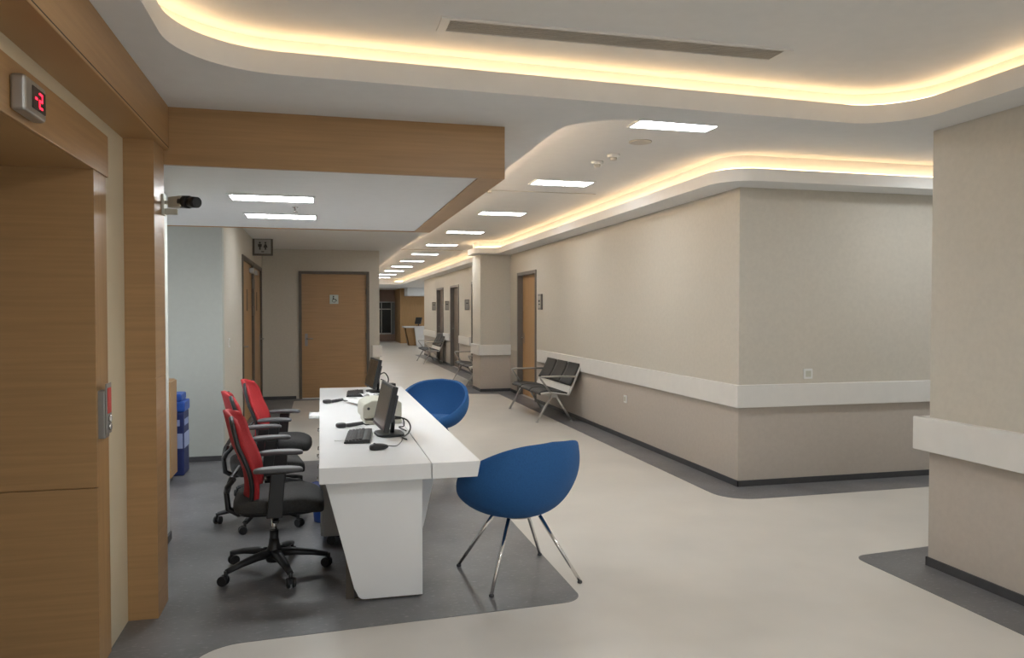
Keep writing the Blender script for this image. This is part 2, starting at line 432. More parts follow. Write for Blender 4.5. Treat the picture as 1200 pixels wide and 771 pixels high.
# handrails
def rail(n, pts, label, z0=.70, z1=.90):
    b = MB()
    for (x0, x1, y0, y1) in pts: b.box(x0, x1, y0, y1, z0, z1, 0, .006)
    struct('trim_%d' % n, b, 'rail', label=label, cat='wall rail')
rail(5, [(3.525, 3.56, 6.03, 12.42), (3.5251, 9, 6.013, 6.05)], 'white wall guard rail wrapping the corridor corner beside the bench')
rail(6, [(3.515, 3.58, -4, 3.94), (3.5151, 9, 3.89, 3.955)], 'white wall guard rail on the near right wall end', .708, .908)
rail(7, [(2.93, 3.56, 14.36, 14.4), (2.93, 2.97, 14.3601, 15.2)], 'white wall guard rail on the square pier')
rail(8, [(.90, 1.07, 13.96, 14.0), (1.03, 1.07, 13.9601, 30)], 'white wall guard rail right of the brown toilet door', .72, .93)
rail(9, [(3.52, 3.56, 15.2, 17.1)], 'short white guard rail just beyond the pier')
rail(10, [(3.52, 3.56, 18.45, 19.95)], 'white guard rail between the two nearer far doors')
rail(11, [(3.52, 3.56, 21.55, 22.6)], 'white guard rail behind the far bench')
rail(12, [(3.52, 3.56, 24.15, 27.1)], 'white guard rail past the last corridor door')

# doors on the right wall
nd = 2
for k, (d0, d1) in enumerate(DOORS_R):
    lab = ['oak door in a grey frame behind the near bench', 'oak door in a grey frame half hidden by the pier',
           'middle door of the far corridor in a grey frame', 'farthest corridor door in a grey frame'][k]
    d = empty('door_%d' % nd, (3.6, d0, 0), label=lab, cat='door', kind='structure'); nd += 1
    b = MB(); fw = .055
    b.box(3.54, 3.70, d0, d0 + fw, 0, DH); b.box(3.54, 3.70, d1 - fw, d1, 0, DH); b.box(3.54, 3.70, d0 + fw, d1 - fw, DH - fw, DH)
    part(b, 'door_frame', 'frame_g', d)
    b = MB(); b.box(3.64, 3.685, d0 + fw, d1 - fw, .008, DH - fw); part(b, 'door_leaf', 'wood_v' if k < 2 else 'door_taupe', d)
    b = MB(); hy = d1 - fw - .09
    b.box(3.635, 3.64, hy - .02, hy + .02, .95, 1.15); b.cyl((3.64, hy, 1.06), (3.59, hy, 1.06), .009); b.cyl((3.595, hy, 1.06), (3.595, hy - .11, 1.06), .009)
    part(b, 'door_handle', 'steel_dk', d)

# brown toilet door in the back wall
d = empty('door_%d' % nd, (.24, 14, 0), label='brown wooden toilet door with a small pale sign', cat='door', kind='structure'); nd += 1
b = MB(); b.box(-.37, -.32, 13.98, 14.13, 0, 2.25); b.box(.80, .85, 13.98, 14.13, 0, 2.25); b.box(-.32, .80, 13.98, 14.13, 2.20, 2.25); part(b, 'door_frame', 'frame', d)
b = MB(); b.box(-.32, .80, 14.02, 14.07, .012, 2.20); part(b, 'door_leaf', 'wood', d)
b = MB(); b.box(-.27, -.22, 14.012, 14.02, .93, 1.15); b.cyl((-.245, 14.02, 1.06), (-.245, 13.97, 1.06), .01); b.cyl((-.245, 13.975, 1.06), (-.13, 13.975, 1.06), .01); part(b, 'door_handle', 'steel_dk', d)
for hz in (.3, 1.1, 1.9):
    b = MB(); b.cyl((.80, 14.005, hz - .06), (.80, 14.005, hz + .06), .012); part(b, 'hinge', 'frame_g', d)
# two toilet doors in the left wall, hinged on a shared middle post
for k, (y0, y1, yh) in enumerate(((10.48, 12.08, 10.62), (12.17, 13.72, 13.58))):
    d = empty('door_%d' % nd, (-1.0, y0, 0), label=['nearer oak toilet door in the left wall under the pictogram sign', 'farther oak toilet door in the left wall, next to the corner'][k], cat='door', kind='structure'); nd += 1
    b = MB(); b.box(-1.10, -.965, y0 - .03, y0 + .05, 0, 2.28); b.box(-1.10, -.965, y1 - .05, y1 + .03, 0, 2.28); b.box(-1.10, -.965, y0 + .05, y1 - .05, 2.22, 2.28); part(b, 'door_frame', 'frame', d)
    b = MB(); b.box(-1.04, -.995, y0 + .05, y1 - .05, .012, 2.22); part(b, 'door_leaf', 'wood_v', d)
    b = MB(); b.box(-.995, -.988, yh - .025, yh + .025, .95, 1.16); b.cyl((-.99, yh, 1.08), (-.93, yh, 1.08), .01); s = 1 if k == 0 else -1
    b.cyl((-.935, yh, 1.08), (-.935, yh + s * .12, 1.08), .01); part(b, 'door_handle', 'steel_dk', d)
    ym = y1 - .06 if k == 0 else y0 + .06
    for hz in (1.55, 1.95):
        b = MB(); b.cyl((-.975, ym, hz - .07), (-.975, ym, hz + .07), .014); part(b, 'hinge', 'frame_g', d)
    yc = (y0 + y1) / 2
    b = MB(); b.box(-.995, -.988, yc - .05, yc + .05, 1.55, 1.85); part(b, 'door_sign', 'frame', d)
    b = MB(); b.box(-.995, -.935, ym - (.35 if k == 0 else -.05), ym + (.05 if k == 0 else .35) - (.1 if k == 0 else 0), 2.10, 2.17, 0, .008); part(b, 'door_closer', 'alu', d)

# far end of the corridor
b = MB(); b.box(1.0, 9, 40, 40.15, 0, 2.7); struct('wall_end', b, 'brown', label='brown wall at the far end of the corridor', cat='wall')
b = MB(); b.box(3.72, 9, 37.0, 37.15, 0, 2.66); b.box(3.72, 3.87, 37.15, 39.99, 0, 2.66); struct('wall_far', b, 'wood_v', label='oak panelled wall behind the far reception desk', cat='wall')
b = MB(); b.box(3.9, 9, 35.6, 36.99, 2.25, 2.629, 0, .02); struct('trim_13', b, 'ceil', label='white bulkhead above the far reception desk', cat='bulkhead')
g = empty('glass_cabinet', (3.2, 39.9, 0), label='dark glazed double door unit at the far corridor end', cat='glazed door')
b = MB(); b.box(2.5, 3.55, 39.86, 39.97, .35, .42); b.box(2.5, 3.55, 39.86, 39.97, 1.62, 1.66); b.box(2.5, 3.55, 39.86, 39.97, 1.98, 2.02)
for x in (2.5, 3.02, 3.52, 3.98): b.box(x, x + .03, 39.86, 39.97, .0, 2.02)
b.box(3.55, 4.0, 39.86, 39.97, 1.98, 2.02); part(b, 'frame', 'alu', g)
b = MB(); b.box(2.53, 3.02, 39.9, 39.95, .42, 1.98); part(b, 'door_pane', 'glass_dk', g)
b = MB(); b.box(3.05, 3.52, 39.9, 39.95, .42, 1.98); part(b, 'door_pane', 'glass_dk', g)
b = MB(); b.box(3.55, 3.98, 39.9, 39.95, .3, 1.98); part(b, 'side_pane', 'glass_lt', g, 'pale frosted pane')
b = MB(); b.box(2.5, 4.0, 39.7, 39.97, 0, .16); b.box(2.5, 4.0, 39.75, 39.97, .16, .35); part(b, 'plinth', 'brown', g)
fd = empty('reception_desk', (4.2, 34.5, 0), label='small white reception desk with oak front panel far down the corridor', cat='desk')
b = MB(); b.box(3.55, 5.6, 34.0, 34.7, .80, .87, 0, .01); part(b, 'desktop', 'desk', fd)
b = MB(); b.prism([(3.62, .80), (4.02, .80), (4.12, .02), (3.78, .02)], 'y', 34.1, 34.16); b.prism([(3.62, .80), (3.66, .80), (3.82, .02), (3.78, .02)], 'y', 34.1, 34.6); part(b, 'end_panel', 'wood_v', fd, 'oak panel')
b = MB(); b.prism([(4.03, .80), (5.5, .80), (5.5, .0), (4.13, .0)], 'y', 33.95, 34.6); part(b, 'body', 'desk', fd)
mo = empty('monitor', (4.25, 34.35, .87), label='tiny dark monitor on the far reception desk', cat='monitor')
b = MB(); b.obox((4.25, 34.35, 1.11), (.05, .42, .30), (0, .25, .5)); part(b, 'screen', 'black', mo)
b = MB(); b.cyl((4.25, 34.35, .875), (4.27, 34.35, 1.06), .02); b.box(4.13, 4.37, 34.25, 34.45, .871, .885); part(b, 'stand', 'black', mo)

# ------------------------------------------------------------------ ceiling lights
def panel_light(cx, cy, z, lx, ly, label, m='panel', group=None):
    t = empty('ceiling_light', (cx, cy, z), label=label, cat='ceiling light', group=group)
    f = .018; b = MB()
    b.box(-lx / 2 - f, lx / 2 + f, -ly / 2 - f, -ly / 2, -.008, .002); b.box(-lx / 2 - f, lx / 2 + f, ly / 2, ly / 2 + f, -.008, .002)
    b.box(-lx / 2 - f, -lx / 2, -ly / 2, ly / 2, -.008, .002); b.box(lx / 2, lx / 2 + f, -ly / 2, ly / 2, -.008, .002)
    b.build('light_frame', 'white_pl', t)
    b = MB(); b.box(-lx / 2, lx / 2, -ly / 2, ly / 2, -.005, .0015); b.build('diffuser', m, t)
    return t
ORD = ['nearest', 'second nearest', 'third nearest', 'fourth nearest', 'fifth nearest', 'sixth nearest', 'seventh nearest', 'eighth nearest', 'ninth nearest', 'tenth nearest', 'farthest']
for k in range(11):
    panel_light(max(2.34, 2.43 - .03 * k), 4.98 + 2.54 * k, ZU - .002, .59, .27, '%s white panel light in the row along the corridor ceiling' % ORD[k], group='corridor ceiling panel lights')
panel_light(-.317, 5.56, 2.33, .54, .25, 'nearer of two white panel lights in the canopy above the red chairs', 'panel_c', 'canopy panel lights')
panel_light(-.307, 6.60, 2.33, .54, .25, 'farther of two white panel lights in the canopy above the red chairs', 'panel_c', 'canopy panel lights')
panel_light(5.3, 5.0, ZU - .002, .60, .27, 'unseen fill panel added in the side corridor just behind the near right wall', group='added side corridor fill panels')  # added out of view to light the wall round the corner
panel_light(7.6, 5.0, ZU - .002, .60, .27, 'unseen fill panel added farther along the side corridor behind the near right wall', group='added side corridor fill panels')  # second added side corridor fill, also hidden by the near wall
panel_light(1.35, 1.3, ZH - .002, .60, .60, 'unseen square fill panel added to the lift hall ceiling, nearer the desk', 'hall_fill', group='added lift hall fill panels')  # added above the frame to brighten the foreground
panel_light(1.35, -1.2, ZH - .002, .60, .60, 'unseen square fill panel added to the lift hall ceiling, farther from the desk', 'hall_fill', group='added lift hall fill panels')  # added behind the camera as more foreground fill
panel_light(-.05, 9.3, ZC - .002, .60, .27, 'unseen fill panel added in the toilet lobby ceiling behind the canopy')  # added fill for the toilet door wall, hidden by the canopy
panel_light(5.2, 34.4, ZC - .002, .60, .27, 'unseen fill panel added over the far reception desk')  # added fill for the dark far end, hidden by the corridor wall
panel_light(2.2, 36.5, ZC - .002, .60, .27, 'unseen fill panel added before the glazed doors at the far corridor end')  # added fill for the end wall, out of sight behind the toilet wall
# linear air vent in the raised ceiling
v = empty('ceiling_vent', (1.375, 3.40, ZH), -.0, label='long slatted air vent in the front raised ceiling', cat='air vent')
b = MB(); b.box(-.86, .86, -.085, -.068, -.008, .002); b.box(-.86, .86, .068, .085, -.008, .002); b.box(-.86, -.82, -.068, .068, -.008, .002); b.box(.82, .86, -.068, .068, -.008, .002); b.build('vent_frame', 'white_pl', v)
b = MB()
for k in range(8):
    y = -.06 + k * .017; b.obox((0, y, -.005), (1.64, .0138, .003), (.26, 0, 0))
b.build('slat', 'slat', v)
b = MB(); b.box(-.82, .82, -.068, .068, .0, .002); b.build('duct_back', 'sign', v)
# detectors and speaker
def disc(name, x, y, z, r, h, label, cat, m='white_pl'):
    t = empty(name, (x, y, z), label=label, cat=cat)
    b = MB(); b.lathe([(r, .0), (r, -h * .35), (r * .8, -h * .6)]); b.build('base', m, t)
    b = MB(); b.lathe([(r * .55, -h * .55), (r * .5, -h), (r * .2, -h * 1.1)]); b.build('sensor', 'slat', t)
disc('smoke_detector', 2.39, 6.07, ZU - .001, .055, .045, 'round white smoke detector nearer the first corridor panel light', 'smoke detector')
disc('smoke_detector', 2.36, 6.38, ZU - .001, .055, .045, 'round white smoke detector nearer the second corridor panel light', 'smoke detector')
t = tag(MB().lathe([(.09, 0), (.088, -.006), (.07, -.008)], (2.41, 5.56, ZU - .001)).build('ceiling_speaker', 'slat'), 'flat round grey speaker in the corridor ceiling beside the nearest panel light', 'speaker')
t = empty('sprinkler', (-.18, 6.0, 2.33), label='small sprinkler head between the two canopy panel lights', cat='sprinkler')
MB().lathe([(.025, 0.002), (.022, -.008), (.008, -.01), (.008, -.035)]).build('stem', 'chrome', t); MB().lathe([(.018, -.037), (.02, -.040)]).build('deflector', 'chrome', t)
b = MB(); b.box(1.80, 3.0, 8.15, 8.165, ZU - .006, ZU + .002); b.box(1.76, 1.80, 8.13, 8.185, ZU - .03, ZU + .002)
struct('trim_14', b, 'slat', label='thin joint strip across the corridor ceiling beyond the second panel light', cat='ceiling strip')
b = MB(); b.box(1.45, 3.0, 16.4, 16.44, ZU - .01, ZU + .002)
struct('trim_15', b, 'slat', label='thin joint strip across the corridor ceiling beyond the pier', cat='ceiling strip')

# ------------------------------------------------------------------ fittings on walls
t = empty('floor_indicator', (-.925, 2.775, 2.228), label='grey lift floor indicator with red digits on the oak lintel', cat='display')
b = MB(); b.box(0, .045, -.095, .095, -.057, .057, 0, .015, 4); b.build('housing', 'alu', t)
b = MB(); b.box(.044, .048, -.038, .078, -.034, .036, 0, .001); b.build('screen', 'ink', t)
b = MB()
b.box(.0481, .0495, -.020, -.001, -.003, .004)                                   # minus
for (y0, y1, z0, z1) in ((.016, .046, .019, .025), (.016, .046, -.003, .003), (.016, .046, -.025, -.019), (.041, .047, .0, .022), (.015, .021, -.022, .0)):
    b.box(.0481, .0495, y0, y1, z0, z1)
b.build('digits', 'led_red', t)
t = empty('call_panel', (-.94, 3.668, 1.115), label='steel lift call panel with a red notice on the lift wall', cat='call panel')
b = MB(); b.box(-.002, .036, -.036, .034, -.118, .09, 0, .006); b.build('housing', 'steel_dk', t)
b = MB(); b.box(.0361, .042, -.034, .045, -.10, .12, 0, .002); b.build('face_plate', 'steel_dk', t)
b = MB(); b.box(.0421, .045, -.022, .03, -.01, .10); b.build('notice', 'red_notice', t)
for z in (-.035, -.07):
    b = MB(); b.cyl((.0421, .006, z), (.050, .006, z), .015, n=20); b.build('button', 'chrome', t)

def plate(name, x, y, z, w, h, axis, label, cat, rocker=True):
    t = empty(name, (x, y, z), label=label, cat=cat)
    b = MB(); r = MB()
    if axis == 'x-': b.box(-.010, 0, -w / 2, w / 2, -h / 2, h / 2, 0, .003); r.box(-.013, -.010, -w * .3, w * .3, -h * .3, h * .3, 0, .001)
    if axis == 'x+': b.box(0, .010, -w / 2, w / 2, -h / 2, h / 2, 0, .003); r.box(.010, .013, -w * .3, w * .3, -h * .3, h * .3, 0, .001)
    if axis == 'y-': b.box(-w / 2, w / 2, -.010, 0, -h / 2, h / 2, 0, .003); r.box(-w * .3, w * .3, -.013, -.010, -h * .3, h * .3, 0, .001)
    b.build('plate', 'white_pl', t); r.build('rocker' if rocker else 'socket_face', 'beige_pl', t)
plate('wall_socket', 3.56, 8.62, .49, .09, .09, 'x-', 'white wall socket low on the corridor wall right of the bench', 'wall socket', False)
plate('light_switch', 4.25, 6.05, .985, .09, .09, 'y-', 'white switch just above the guard rail on the wall round the corner', 'switch')
plate('light_switch', -.98, 8.93, 1.20, .09, .10, 'x+', 'white switch on the wall left of the toilet doors', 'switch')
# room signs beside right doors
for k, (y, lab) in enumerate(((12.28, 'grey room sign beside the door behind the near bench'), (18.62, 'grey room sign beside the far door nearest the pier'),
                              (21.72, 'grey room sign beside the middle far door'), (24.32, 'grey room sign beside the farthest corridor door'))):
    t = empty('room_sign', (3.56, y, 1.70), label=lab, cat='sign', group='corridor room signs')
    s = .1
    b = MB(); b.box(-.03 if k == 0 else -.115, 0, -s if k == 0 else -.015, s if k == 0 else .015, -.13, .13, 0, .004); b.build('board', 'frame_g', t)
    b = MB()
    if k == 0: b.box(-.033, -.03, -.075, .075, -.10, .10)
    else: b.box(-.105, -.010, -.0185, -.015, -.115, .115)
    b.build('face', 'sign', t)
    b = MB()
    if k == 0: b.box(-.034, -.033, -.045, .045, .0, .03); b.box(-.034, -.033, -.045, .03, -.05, -.03)
    else: b.box(-.085, -.03, -.0195, -.0185, .03, .05)
    b.build('print', 'ink', t)
# toilet pictogram sign, flag mounted on the left wall
t = empty('toilet_sign', (-.98, 12.13, 2.515), label='square dark framed sign with man and woman pictograms above the toilet doors', cat='sign')
b = MB(); b.box(0, .29, -.03, .03, -.135, .135, 0, .006); b.build('sign_frame', 'frame', t)
b = MB(); b.box(.03, .262, -.034, -.029, -.107, .107); b.build('face', 'sign', t)
b = MB()
for cx, wom in ((.105, False), (.185, True)):
    b.cyl((cx, -.0355, .055), (cx, -.034, .055), .014, n=14)
    if wom: b.prism([(cx - .012, .036), (cx + .012, .036), (cx + .032, -.015), (cx + .012, -.015), (cx + .010, -.05), (cx - .010, -.05), (cx - .012, -.015), (cx - .032, -.015)], 'y', -.0355, -.034)
    else: b.prism([(cx - .028, .036), (cx + .028, .036), (cx + .024, -.008), (cx + .012, -.008), (cx + .010, -.05), (cx - .010, -.05), (cx - .012, -.008), (cx - .024, -.008)], 'y', -.0355, -.034)
b.box(.125, .165, -.0355, -.034, -.085, -.072)
b.build('pictograms', 'ink', t)
t = empty('door_plate', (.235, 14.018, 1.755), label='small pale plaque with a dark seated figure on the brown toilet door', cat='sign')
b = MB(); b.box(-.075, .075, -.006, 0, -.08, .08, 0, .002); b.build('plate', 'sign_pale', t)
b = MB()
b.cyl((-.01, -.0075, .05), (-.01, -.006, .05), .013, n=14)
b.prism([(-.02, .034), (.0, .034), (.0, .005), (.035, .005), (.05, -.03), (.035, -.034), (.025, -.008), (-.02, -.008)], 'y', -.0075, -.006)
ring = [(.0 + .032 * math.cos(w), -.02 + .032 * math.sin(w)) for w in [PI * .75 + PI * 1.1 * k / 10 for k in range(11)]]
b.tube([(x, -.007, z) for x, z in ring], .005, n=6)
b.build('figure', 'ink', t)
# security camera on the pilaster edge
t = empty('security_camera', (-.80, 4.36, 2.11), label='black and cream security camera jutting from the oak pilaster', cat='camera')
b = MB(); b.box(-.0, .012, -.03, .03, -.06, .05, 0, .003); b.box(.012, .075, -.016, .016, -.055, -.025, 0, .004); b.box(.012, .045, -.012, .012, .0, .016); b.build('bracket', 'beige_pl', t)
b = MB(); b.obox((.085, -.03, .008), (.10, .062, .056), (0, 0, -.75), 0, .006); b.build('body', 'beige_pl', t)
b = MB(); a = Vector((.105, -.05, .008)); dv = Vector((.73, -.68, -.10)).normalized()
b.cyl(a, a + dv * .055, .033, .033, 20); b.cyl(a + dv * .055, a + dv * .075, .024, .024, 20); b.cyl(a + dv * .075, a + dv * .115, .030, .028, 20); b.build('lens', 'black', t)

# ------------------------------------------------------------------ alcove: cabinet and bin
t = empty('wooden_cabinet', (-1.55, 7.55, 0), label='low oak cabinet in the alcove behind the pilaster', cat='cabinet')
b = MB(); b.box(-.25, .245, -.28, .05, .06, .93, 0, .004); b.build('carcass', 'wood_v', t)
b = MB(); b.box(-.235, .22, -.26, .03, 0, .06); b.build('plinth', 'black', t)
b = MB(); b.box(.245, .262, -.27, .04, .07, .92, 0, .003); b.build('door', 'wood_v', t)
t = empty('recycling_bin', (-1.39, 7.86, 0), label='tall blue bin with pale lettering in the alcove', cat='bin')
b = MB(); b.box(-.16, .14, -.15, .15, 0, .60, 0, .02, 3); b.build('body', 'bin_dk', t)
b = MB(); b.box(-.165, .15, -.155, .155, .60, .70, 0, .02, 3); b.box(-.15, .12, -.14, .14, .70, .77, 0, .02, 3); b.build('lid', 'bin', t)
b = MB(); b.box(.1401, .143, -.14, .14, .26, .40); b.box(-.12, .13, -.153, -.1501, .26, .40)
for k in range(4): b.box(.1401, .143, -.11 + .055 * k, -.075 + .055 * k, .47, .53); b.box(-.10 + .055 * k, -.06 + .055 * k, -.153, -.1501, .47, .53)
b.build('printed_band', 'bin_lt', t)

# ------------------------------------------------------------------ reception desk
DT = .745; DY0, DY1 = 4.03, 8.24
dk = empty('reception_desk', (.40, 6.1, 0), label='long white reception desk with slanted end panels beside the red chairs', cat='desk')
b = MB(); b.prism([(-.012, DT - .085), (.565, DT - .085), (.565, DT), (-.012, DT)], 'y', DY0, DY1, 0, .004); part(b, 'staff_top', 'desk', dk)
b = MB(); b.prism([(.569, DT - .085), (.815, DT - .085), (.832, DT), (.569, DT)], 'y', DY0, DY1, 0, .004); part(b, 'counter_top', 'desk', dk)
for yy in (4.13, 7.9):
    leg = [(.015, DT - .086), (.53, DT - .086), (.53, .012)] + [(.18 + .04 - .04 * math.sin(w), .052 - .04 * math.cos(w)) for w in [PI / 2 * k / 6 for k in range(6)]] + [(.165, .075)]
    b = MB(); b.prism(leg, 'y', yy, yy + .05, 0, .003); part(b, 'end_panel', 'desk', dk)
b = MB(); b.prism([(.50, .03), (.53, .03), (.53, DT - .086), (.50, DT - .086)], 'y', 4.1805, 7.8995); part(b, 'modesty_panel', 'desk', dk)
for yy in (4.62, 6.0, 7.4):
    br = [(.531, .10), (.56, .10), (.612, .30), (.655, .50), (.66, .56), (.645, .60), (.62, .62), (.531, .62)]
    b = MB(); b.prism(br, 'y', yy, yy + .04, 0, .004); part(b, 'bracket', 'desk', dk)
b = MB(); b.box(.17, .50, 4.15, 4.178, .0, .012); b.box(.125, .165, 4.1805, 4.20, .0, .22); b.box(.19, .52, 4.1805, 7.9, .0, .03); part(b, 'plinth', 'frame', dk)
# pedestals under the desk
def pedestal(y0, y1, label, key):
    t = empty('drawer_pedestal', (.25, (y0 + y1) / 2, 0), label=label, cat='drawer unit', group='drawer pedestals under the desk')
    w = (y1 - y0) / 2; b = MB(); b.box(-.24, .20, -w, w, .07, .62, 0, .003); b.build('carcass', 'desk_grey', t)
    for z0, z1 in ((.075, .31), (.315, .46), (.465, .615)):
        b = MB(); b.box(-.258, -.241, -w + .004, w - .004, z0, z1, 0, .003); dd = b.build('drawer', 'desk_grey', t)
        b = MB(); b.tube([(-.258, -.06, z1 - .05), (-.275, -.06, z1 - .05), (-.275, .06, z1 - .05), (-.258, .06, z1 - .05)], .005, n=8); b.build('handle', 'chrome', dd)
    for cx in (-.19, .15):
        for cy in (-w + .05, w - .05):
            b = MB(); b.cyl((cx, cy - .015, .031), (cx, cy + .015, .031), .029); b.cyl((cx, cy, .031), (cx, cy, .075), .012); b.build('caster', 'black', t)
    b = MB(); b.box(-.21, .17, -w + .03, w - .03, .055, .0699); b.build('base_plate', 'black', t)
pedestal(5.15, 5.55, 'grey drawer unit on casters under the near end of the desk', 0)
pedestal(6.35, 6.75, 'grey drawer unit under the middle of the desk, hidden by chairs', 1)
t = empty('waste_bin', (.03, 5.82, 0), label='small blue waste bin under the desk behind the nearest red chair', cat='bin')
b = MB(); b.lathe([(.085, .003), (.09, .05), (.105, .26), (.11, .265), (.105, .27), (.09, .24), (.08, .01)]); b.build('bucket', 'bin', t)
b = MB(); b.lathe([(.113, .255), (.116, .262), (.113, .275), (.108, .27)]); b.build('rim', 'bin_dk', t)
# paper tray clipped to staff edge
t = empty('paper_tray', (-.06, 6.85, .645), label='white tray holding paper jutting from the staff edge of the desk', cat='tray')
b = MB(); b.box(-.04, .30, -.15, .15, -.01, .004, 0, .002); b.box(-.04, -.035, -.15, .15, .004, .012); b.build('tray', 'white_pl', t)
b = MB(); b.box(-.03, .28, -.12, .12, .0045, .012); b.build('paper_stack', 'paper', t)

# ------------------------------------------------------------------ things on the desk
def monitor(x, y, rz, label):
    t = empty('monitor', (x, y, DT), rz, label=label, cat='monitor', group='desk monitors')
    lean = .22
    R = Matrix.Translation((0, 0, .19)) @ Matrix.Rotation(lean, 4, 'Y')
    def rb(m_, name, *bx, bev=0.):
        q = MB(); q.box(*bx, 0, bev); q.bm.transform(R); return q.build(name, m_, t)
    rb('black', 'bezel', -.012, .022, -.225, .225, -.145, .145, bev=.006)
    rb('screen', 'screen', -.0135, -.0118, -.205, .205, -.125, .130)
    h = rb('dkgrey', 'rear_housing', .022, .055, -.13, .13, -.09, .09, bev=.012)
    b = MB(); b.tube([(.05, 0, .012), (.055, 0, .08), (.05, 0, .15)], .022, n=10, flat=.6); b.build('stand_neck', 'black', t)
    b = MB(); b.sell((.03, 0, .0085), (.09, .125, .008), .3, .5); b.build('stand_base', 'black', t)
    return t
monitor(.40, 5.03, .08, 'black monitor standing at the near end of the white desk')
monitor(.50, 7.72, .12, 'black monitor standing at the far end of the white desk')
def keyboard(x, y, rz, label):
    t = empty('keyboard', (x, y, DT), rz, label=label, cat='keyboard', group='desk keyboards')
    b = MB(); b.prism([(-.075, .001), (.08, .001), (.08, .024), (.055, .026), (-.075, .012)], 'y', -.225, .225, 0, .003); b.build('case', 'black', t)
    b = MB()
    for r in range(5):
        for c in range(17):
            yy = -.208 + c * .0260; xx = -.058 + r * .0205
            z = .0135 + (xx + .075) / .13 * .014
            b.box(xx - .0085, xx + .0085, yy - .011, yy + .011, z - .001, z + .005)
    k = b.build('keys', 'keys', t)
    return t
keyboard(.228, 4.95, -.09, 'black keyboard in front of the near monitor')
keyboard(.315, 7.52, -.05, 'black keyboard in front of the far monitor')
def mouse(x, y, rz, label):
    t = empty('computer_mouse', (x, y, DT), rz, label=label, cat='mouse', group='desk mice')
    def bend(p):
        return Vector((p.x, p.y, max(p.z * (1 - .35 * (p.x / .06)), -.015)))
    b = MB(); b.sell((0, 0, .0155), (.058, .031, .02), .8, .8, bend=bend); b.build('shell', 'black', t)
    b = MB(); b.cyl((-.028, -.004, .034), (-.028, .004, .034), .007, n=12); b.build('scroll_wheel', 'dkgrey', t)
    return t
mouse(.325, 4.50, .35, 'black mouse next to the keyboard at the near desk end')
mouse(.50, 6.87, .2, 'black mouse lying behind the cream printer')
def cord(pts, label, m='dkgrey', r=.003, name='cable', sm=8):
    P = [Vector(p) for p in pts]; out = []
    for i in range(len(P) - 1):
        p0 = P[max(i - 1, 0)]; p1 = P[i]; p2 = P[i + 1]; p3 = P[min(i + 2, len(P) - 1)]
        for k in range(sm):
            u = k / sm
            out.append(.5 * ((2 * p1) + (p2 - p0) * u + (2 * p0 - 5 * p1 + 4 * p2 - p3) * u * u + (3 * p1 - p0 - 3 * p2 + p3) * u ** 3))
    out.append(P[-1])
    b = MB(); b.tube(out, r, n=8); return tag(b.build(name, m), label, 'cable')
z = DT + .0065
cord([(.38, 4.52, z + .01), (.43, 4.56, z), (.47, 4.68, z), (.49, 4.80, z), (.50, 4.95, z)], 'thin cord from the near mouse to the back of the near monitor', r=.0025)
cord([(.475, 5.03, .86), (.54, 5.02, .84), (.57, 5.05, .79), (.55, 5.00, z + .002), (.50, 4.86, z), (.515, 4.78, z)], 'black cable drooping behind the near monitor', 'black', .005)
cord([(.475, 5.12, .85), (.53, 5.16, .83), (.545, 5.22, .77), (.52, 5.30, z), (.55, 5.12, z)], 'second black cable behind the near monitor, looped on the desk', 'black', .004)
cord([(.58, 7.74, .87), (.63, 7.72, .84), (.65, 7.62, .77), (.60, 7.50, z + .002), (.52, 7.35, z), (.40, 7.15, z)], 'grey cable hanging behind the far monitor', 'dkgrey', .005)
cord([(.28, 7.20, z), (.20, 7.12, z), (.24, 7.02, z), (.33, 7.05, z), (.30, 7.18, z), (.19, 7.10, z)], 'pale cord coiled in front of the far keyboard', 'white_pl', .006)
cord([(.57, 7.70, .92), (.62, 7.76, .93), (.66, 7.80, .87), (.66, 7.86, .79), (.70, 7.98, z + .002)], 'black cable curling from the far monitor to the black box', 'black', .006)
# cream printer
t = empty('printer', (.40, 5.66, DT), .06, label='cream document printer between the two monitors', cat='printer')
prof = [(-.125, .001), (.15, .001), (.15, .15), (.10, .175), (-.06, .175), (-.115, .145), (-.125, .12)]
b = MB(); b.prism([(-.125, .045), (.15, .045), (.15, .15), (.10, .172), (-.06, .172), (-.115, .145), (-.125, .12)], 'y', -.17, .17, 0, .010); b.build('housing', 'beige_pl', t)
b = MB(); b.box(-.05, .145, -.165, .165, .030, .046); b.build('paper_slot', 'ink', t)
b = MB(); b.box(-.105, .15, -.175, .175, .001, .031, 0, .006); b.build('base', 'beige_pl', t)
b = MB(); b.cyl((-.085, -.172, .115), (-.085, -.166, .115), .010, n=14); b.build('knob', 'dkgrey', t)
